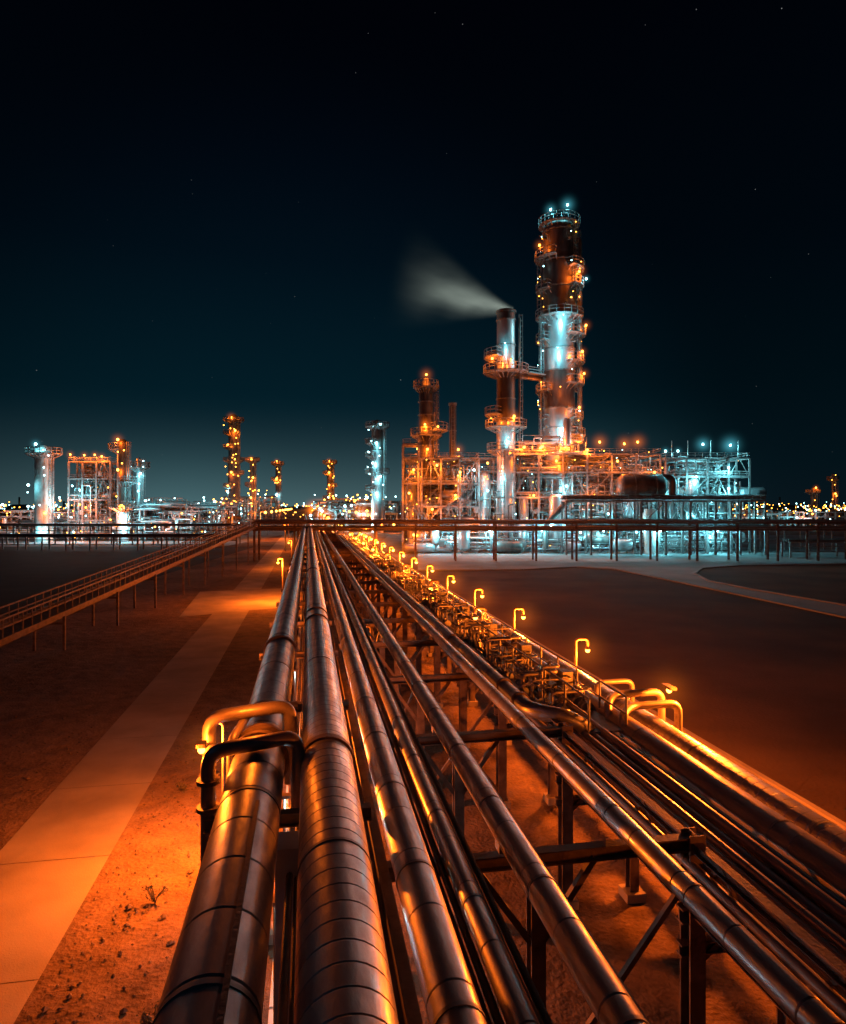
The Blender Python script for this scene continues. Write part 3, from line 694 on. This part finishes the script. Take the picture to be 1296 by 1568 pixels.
def dfield(name,x0,x1,y0,y1,zmax,n,lampn,po,pw):
    T=empty(name); mb=MB(); F=MB()
    x=x0
    while x<x1-6:
        wx=rng.uniform(9,18); hh=rng.uniform(.35,1)*zmax; yy=rng.uniform(y0,y1)
        lv=[0]+[hh*k/3 for k in(1,2,3)]
        frame(mb,x,x+wx,yy,yy+12,lv,5,6,.6,.4,False,.5); x+=wx*rng.uniform(.8,1.5)
    clutter(mb,x0,x1,y0,y1,1,zmax*.8,n,n//6,.25,.7)
    for _ in range(lampn):
        c=ORG if rng.random()<po else TEA
        lit(T,F,rng.uniform(x0,x1),y0-3,rng.uniform(2,zmax*1.05),c,pw*rng.uniform(.5,1.3),0,.45)
    bulbs(F,x0,x1,y0-2,y1,1,zmax,lampn*6,po,.3)
    make('steelwork_and_piping',mb,MATS,T); make('light_fittings',F,MATS,T)
dfield('distant_process_unit',-128,-82,270,300,14,70,12,.45,3000)
TL=[(dx,f,ORG,3600,5 if f>.9 else 0) for dx,f in((0,.98),(.7,.86),(-.6,.73),(.6,.6),(0,.48),(-.6,.36),(.5,.22))]
simple_tower('process_column',-101.5,350,58,3.0,[(.3,2),(.6,2),(1,2)],[.97,.85,.72,.6,.48,.36,.22],TL,0,.3)
simple_tower('process_column',-92,352,36,1.5,[(.3,2),(.6,2),(1,2)],[.97,.6],[(0,.98,ORG,2200,3.5),(.7,.7,ORG,2200,0),(0,.4,ORG,2000,0)],0,.3)
simple_tower('process_column',-89,400,38,1.5,[(.5,1),(1,2)],[.95,.7,.4],[(0,.98,ORG,2200,3.5),(0,.7,ORG,2500,0),(0,.45,TEA,2500,4),(0,.2,ORG,2500,0)],0,.3)
dfield('distant_process_unit',-112,-84,352,380,20,60,12,.45,3600)
simple_tower('process_column',-57,400,38,2.0,[(.5,2),(1,2)],[.97,.8,.6,.4],[(0,.98,ORG,2600,4),(0,.8,ORG,2600,0),(0,.6,ORG,2600,0),(0,.4,ORG,2600,0),(0,.2,ORG,2600,0)],0,.3)
simple_tower('process_column',-17.5,250,42,2.4,[(.3,1),(.75,1),(1,2)],[.97,.82,.7,.55,.4],[(0,.8,TEA,2300,3),(.6,.97,TEA,1100,2.5),(-.6,.62,TEA,2000,3),(.6,.5,TEA,2000,0),(0,.35,TEA,2200,0)],0,.22)
dfield('distant_process_unit',-45,-8,252,285,15,90,14,.55,2600)
dfield('distant_process_unit',-58,-30,390,420,16,50,10,.8,4200)
dfield('distant_process_unit',130,210,330,360,9,60,14,.6,3000)
dfield('distant_process_unit',-215,-150,280,310,10,60,14,.6,2600)
simple_tower('radio_mast',226,360,28,.8,[(1,2)],[.9],[(0,.6,ORG,1500,0)],0,.2)
simple_tower('process_column',215,360,20,1.4,[(1,2)],[.9],[(0,1,ORG,1500,3)],0,.2)
mb=MB()
for x0,x1,y,h in((-170,-48,172,5),(-170,-48,150,3.2),(72,170,150,6.5),(72,170,128,3)):
    x=x0
    while x<=x1: mb.beam((x,y,0),(x,y,h),.28); mb.beam((x,y+3,0),(x,y+3,h),.28); x+=5.5
    for z in(h,h*.75,h*.4):
        mb.beam((x0,y,z),(x1,y,z),.16,.2); 
    for dy in(.6,1.5,2.4): mb.tube([(x0,y+dy,h+.3),(x1,y+dy,h+.3)],.26,8,2)
make('pipe_rack',mb,MATS)
mb=MB()
for _ in range(60):
    y=rng.uniform(500,1600); x=rng.uniform(-.62,.68)*y; hh=rng.uniform(4,11); ww=rng.uniform(10,40)
    mb.box((x,y,hh/2),(ww,12,hh),0); mb.add([(x-ww/2,y-6.2,hh),(x+ww/2,y-6.2,hh),(x+ww/2,y,hh+2),(x-ww/2,y,hh+2)],[(0,1,2,3)],2)
    if rng.random()<.3: mb.cyl(x,y-8,0,hh*rng.uniform(1.6,3),1.3,8,2)
F=mb
for _ in range(1150):
    y=rng.uniform(330,1700); x=rng.uniform(-.66,.7)*y if rng.random()<.75 else rng.gauss(-.176,.04)*y
    if rng.random()<.25: x=rng.uniform(.42,.68)*y
    F.sphere((x,y,rng.uniform(1,14)),rng.uniform(.13,.40)*y/450,5 if rng.random()<.66 else 6,6,4)
make('distant_industrial_area',mb,MATS)
mb=MB()
T=empty('road_lights')
for i in range(22):
    y=200+i*34
    for s in(-14,16):
        p=R(s,y,8); q=1.5*(1 if s>0 else -1)
        mb.tube(fillet([(p[0],p[1],0),(p[0],p[1],8.6),(p[0]-q,p[1],8.6)],.6),.12,6,0)
        mb.sphere((p[0]-q,p[1],8.3),.25+y/1300,5,6,4)
        if i%4==0: light(T,(p[0]-q,p[1],7.6),ORG,6500,.3)
        if i%3==0 and s>0: halo(T,(p[0],p[1],8.3),4+y/60,M_hO)
make('lamp_posts',mb,MATS,T)

# ------------------------------------------------------------ small ground things
mb=MB()
for _ in range(1300):
    x=-rng.uniform(2.2,5.4) if rng.random()<.75 else -rng.uniform(9,14); y=rng.uniform(9,34); r=rng.uniform(.015,.055)*(2.0 if rng.random()<.06 else 1)
    vs=[(x+r*rng.uniform(.7,1.3)*a,y+r*rng.uniform(.7,1.3)*b,r*.5+r*.7*c) for a,b,c in((1,0,0),(-1,0,0),(0,1,0),(0,-1,0),(0,0,1),(0,0,-1))]
    mb.add(vs,[(0,2,4),(2,1,4),(1,3,4),(3,0,4),(2,0,5),(1,2,5),(3,1,5),(0,3,5)])
make('gravel',mb,[M_rack],rotz=TH)
M_leaf=base('dry_shrub_leaves',(.05,.045,.02),(.10,.08,.04),.8,0,5)
for X,Y in((-3.8,17.4),(-4.3,24),(-2.9,13.2)):
    mb=MB()
    for _ in range(16):
        a=rng.uniform(0,6.28); t=rng.uniform(.15,.4); q=Vector((X+math.cos(a)*t*.6,Y+math.sin(a)*t*.6,t*.9)); mb.tube([(X,Y,0),(X+math.cos(a)*t*.2,Y+math.sin(a)*t*.2,t*.5),q],.012,4)
        for _ in range(6):
            c=q+Vector((rng.gauss(0,.05),rng.gauss(0,.05),rng.gauss(0,.05))); u=Vector((rng.gauss(0,1),rng.gauss(0,1),rng.gauss(0,1))).normalized()*.035; v=u.orthogonal().normalized()*.015
            mb.add([tuple(c-u),tuple(c+v),tuple(c+u),tuple(c-v)],[(0,1,2,3)])
    make('desert_shrub',mb,[M_leaf],rotz=TH)

sd=bpy.data.lights.new('blue_fill','SUN'); sd.energy=.035; sd.color=(.2,.5,1); sd.angle=math.radians(2)  # added blue fill to tint the pipe tops, no moon behind it
so=bpy.data.objects.new('blue_fill',sd); COL.objects.link(so); so.rotation_euler=(math.radians(50),0,math.radians(-50))

cd=bpy.data.cameras.new('camera'); co=bpy.data.objects.new('camera',cd); COL.objects.link(co); scene.camera=co
co.location=(0,0,H); co.rotation_euler=(math.radians(90),0,0)
cd.sensor_fit='VERTICAL'; cd.sensor_height=24; cd.lens=24*1000/1568; cd.shift_y=-8/1568
cd.clip_start=.1; cd.clip_end=9000
scene.view_settings.view_transform='Standard'; scene.view_settings.look='None'; scene.view_settings.exposure=0
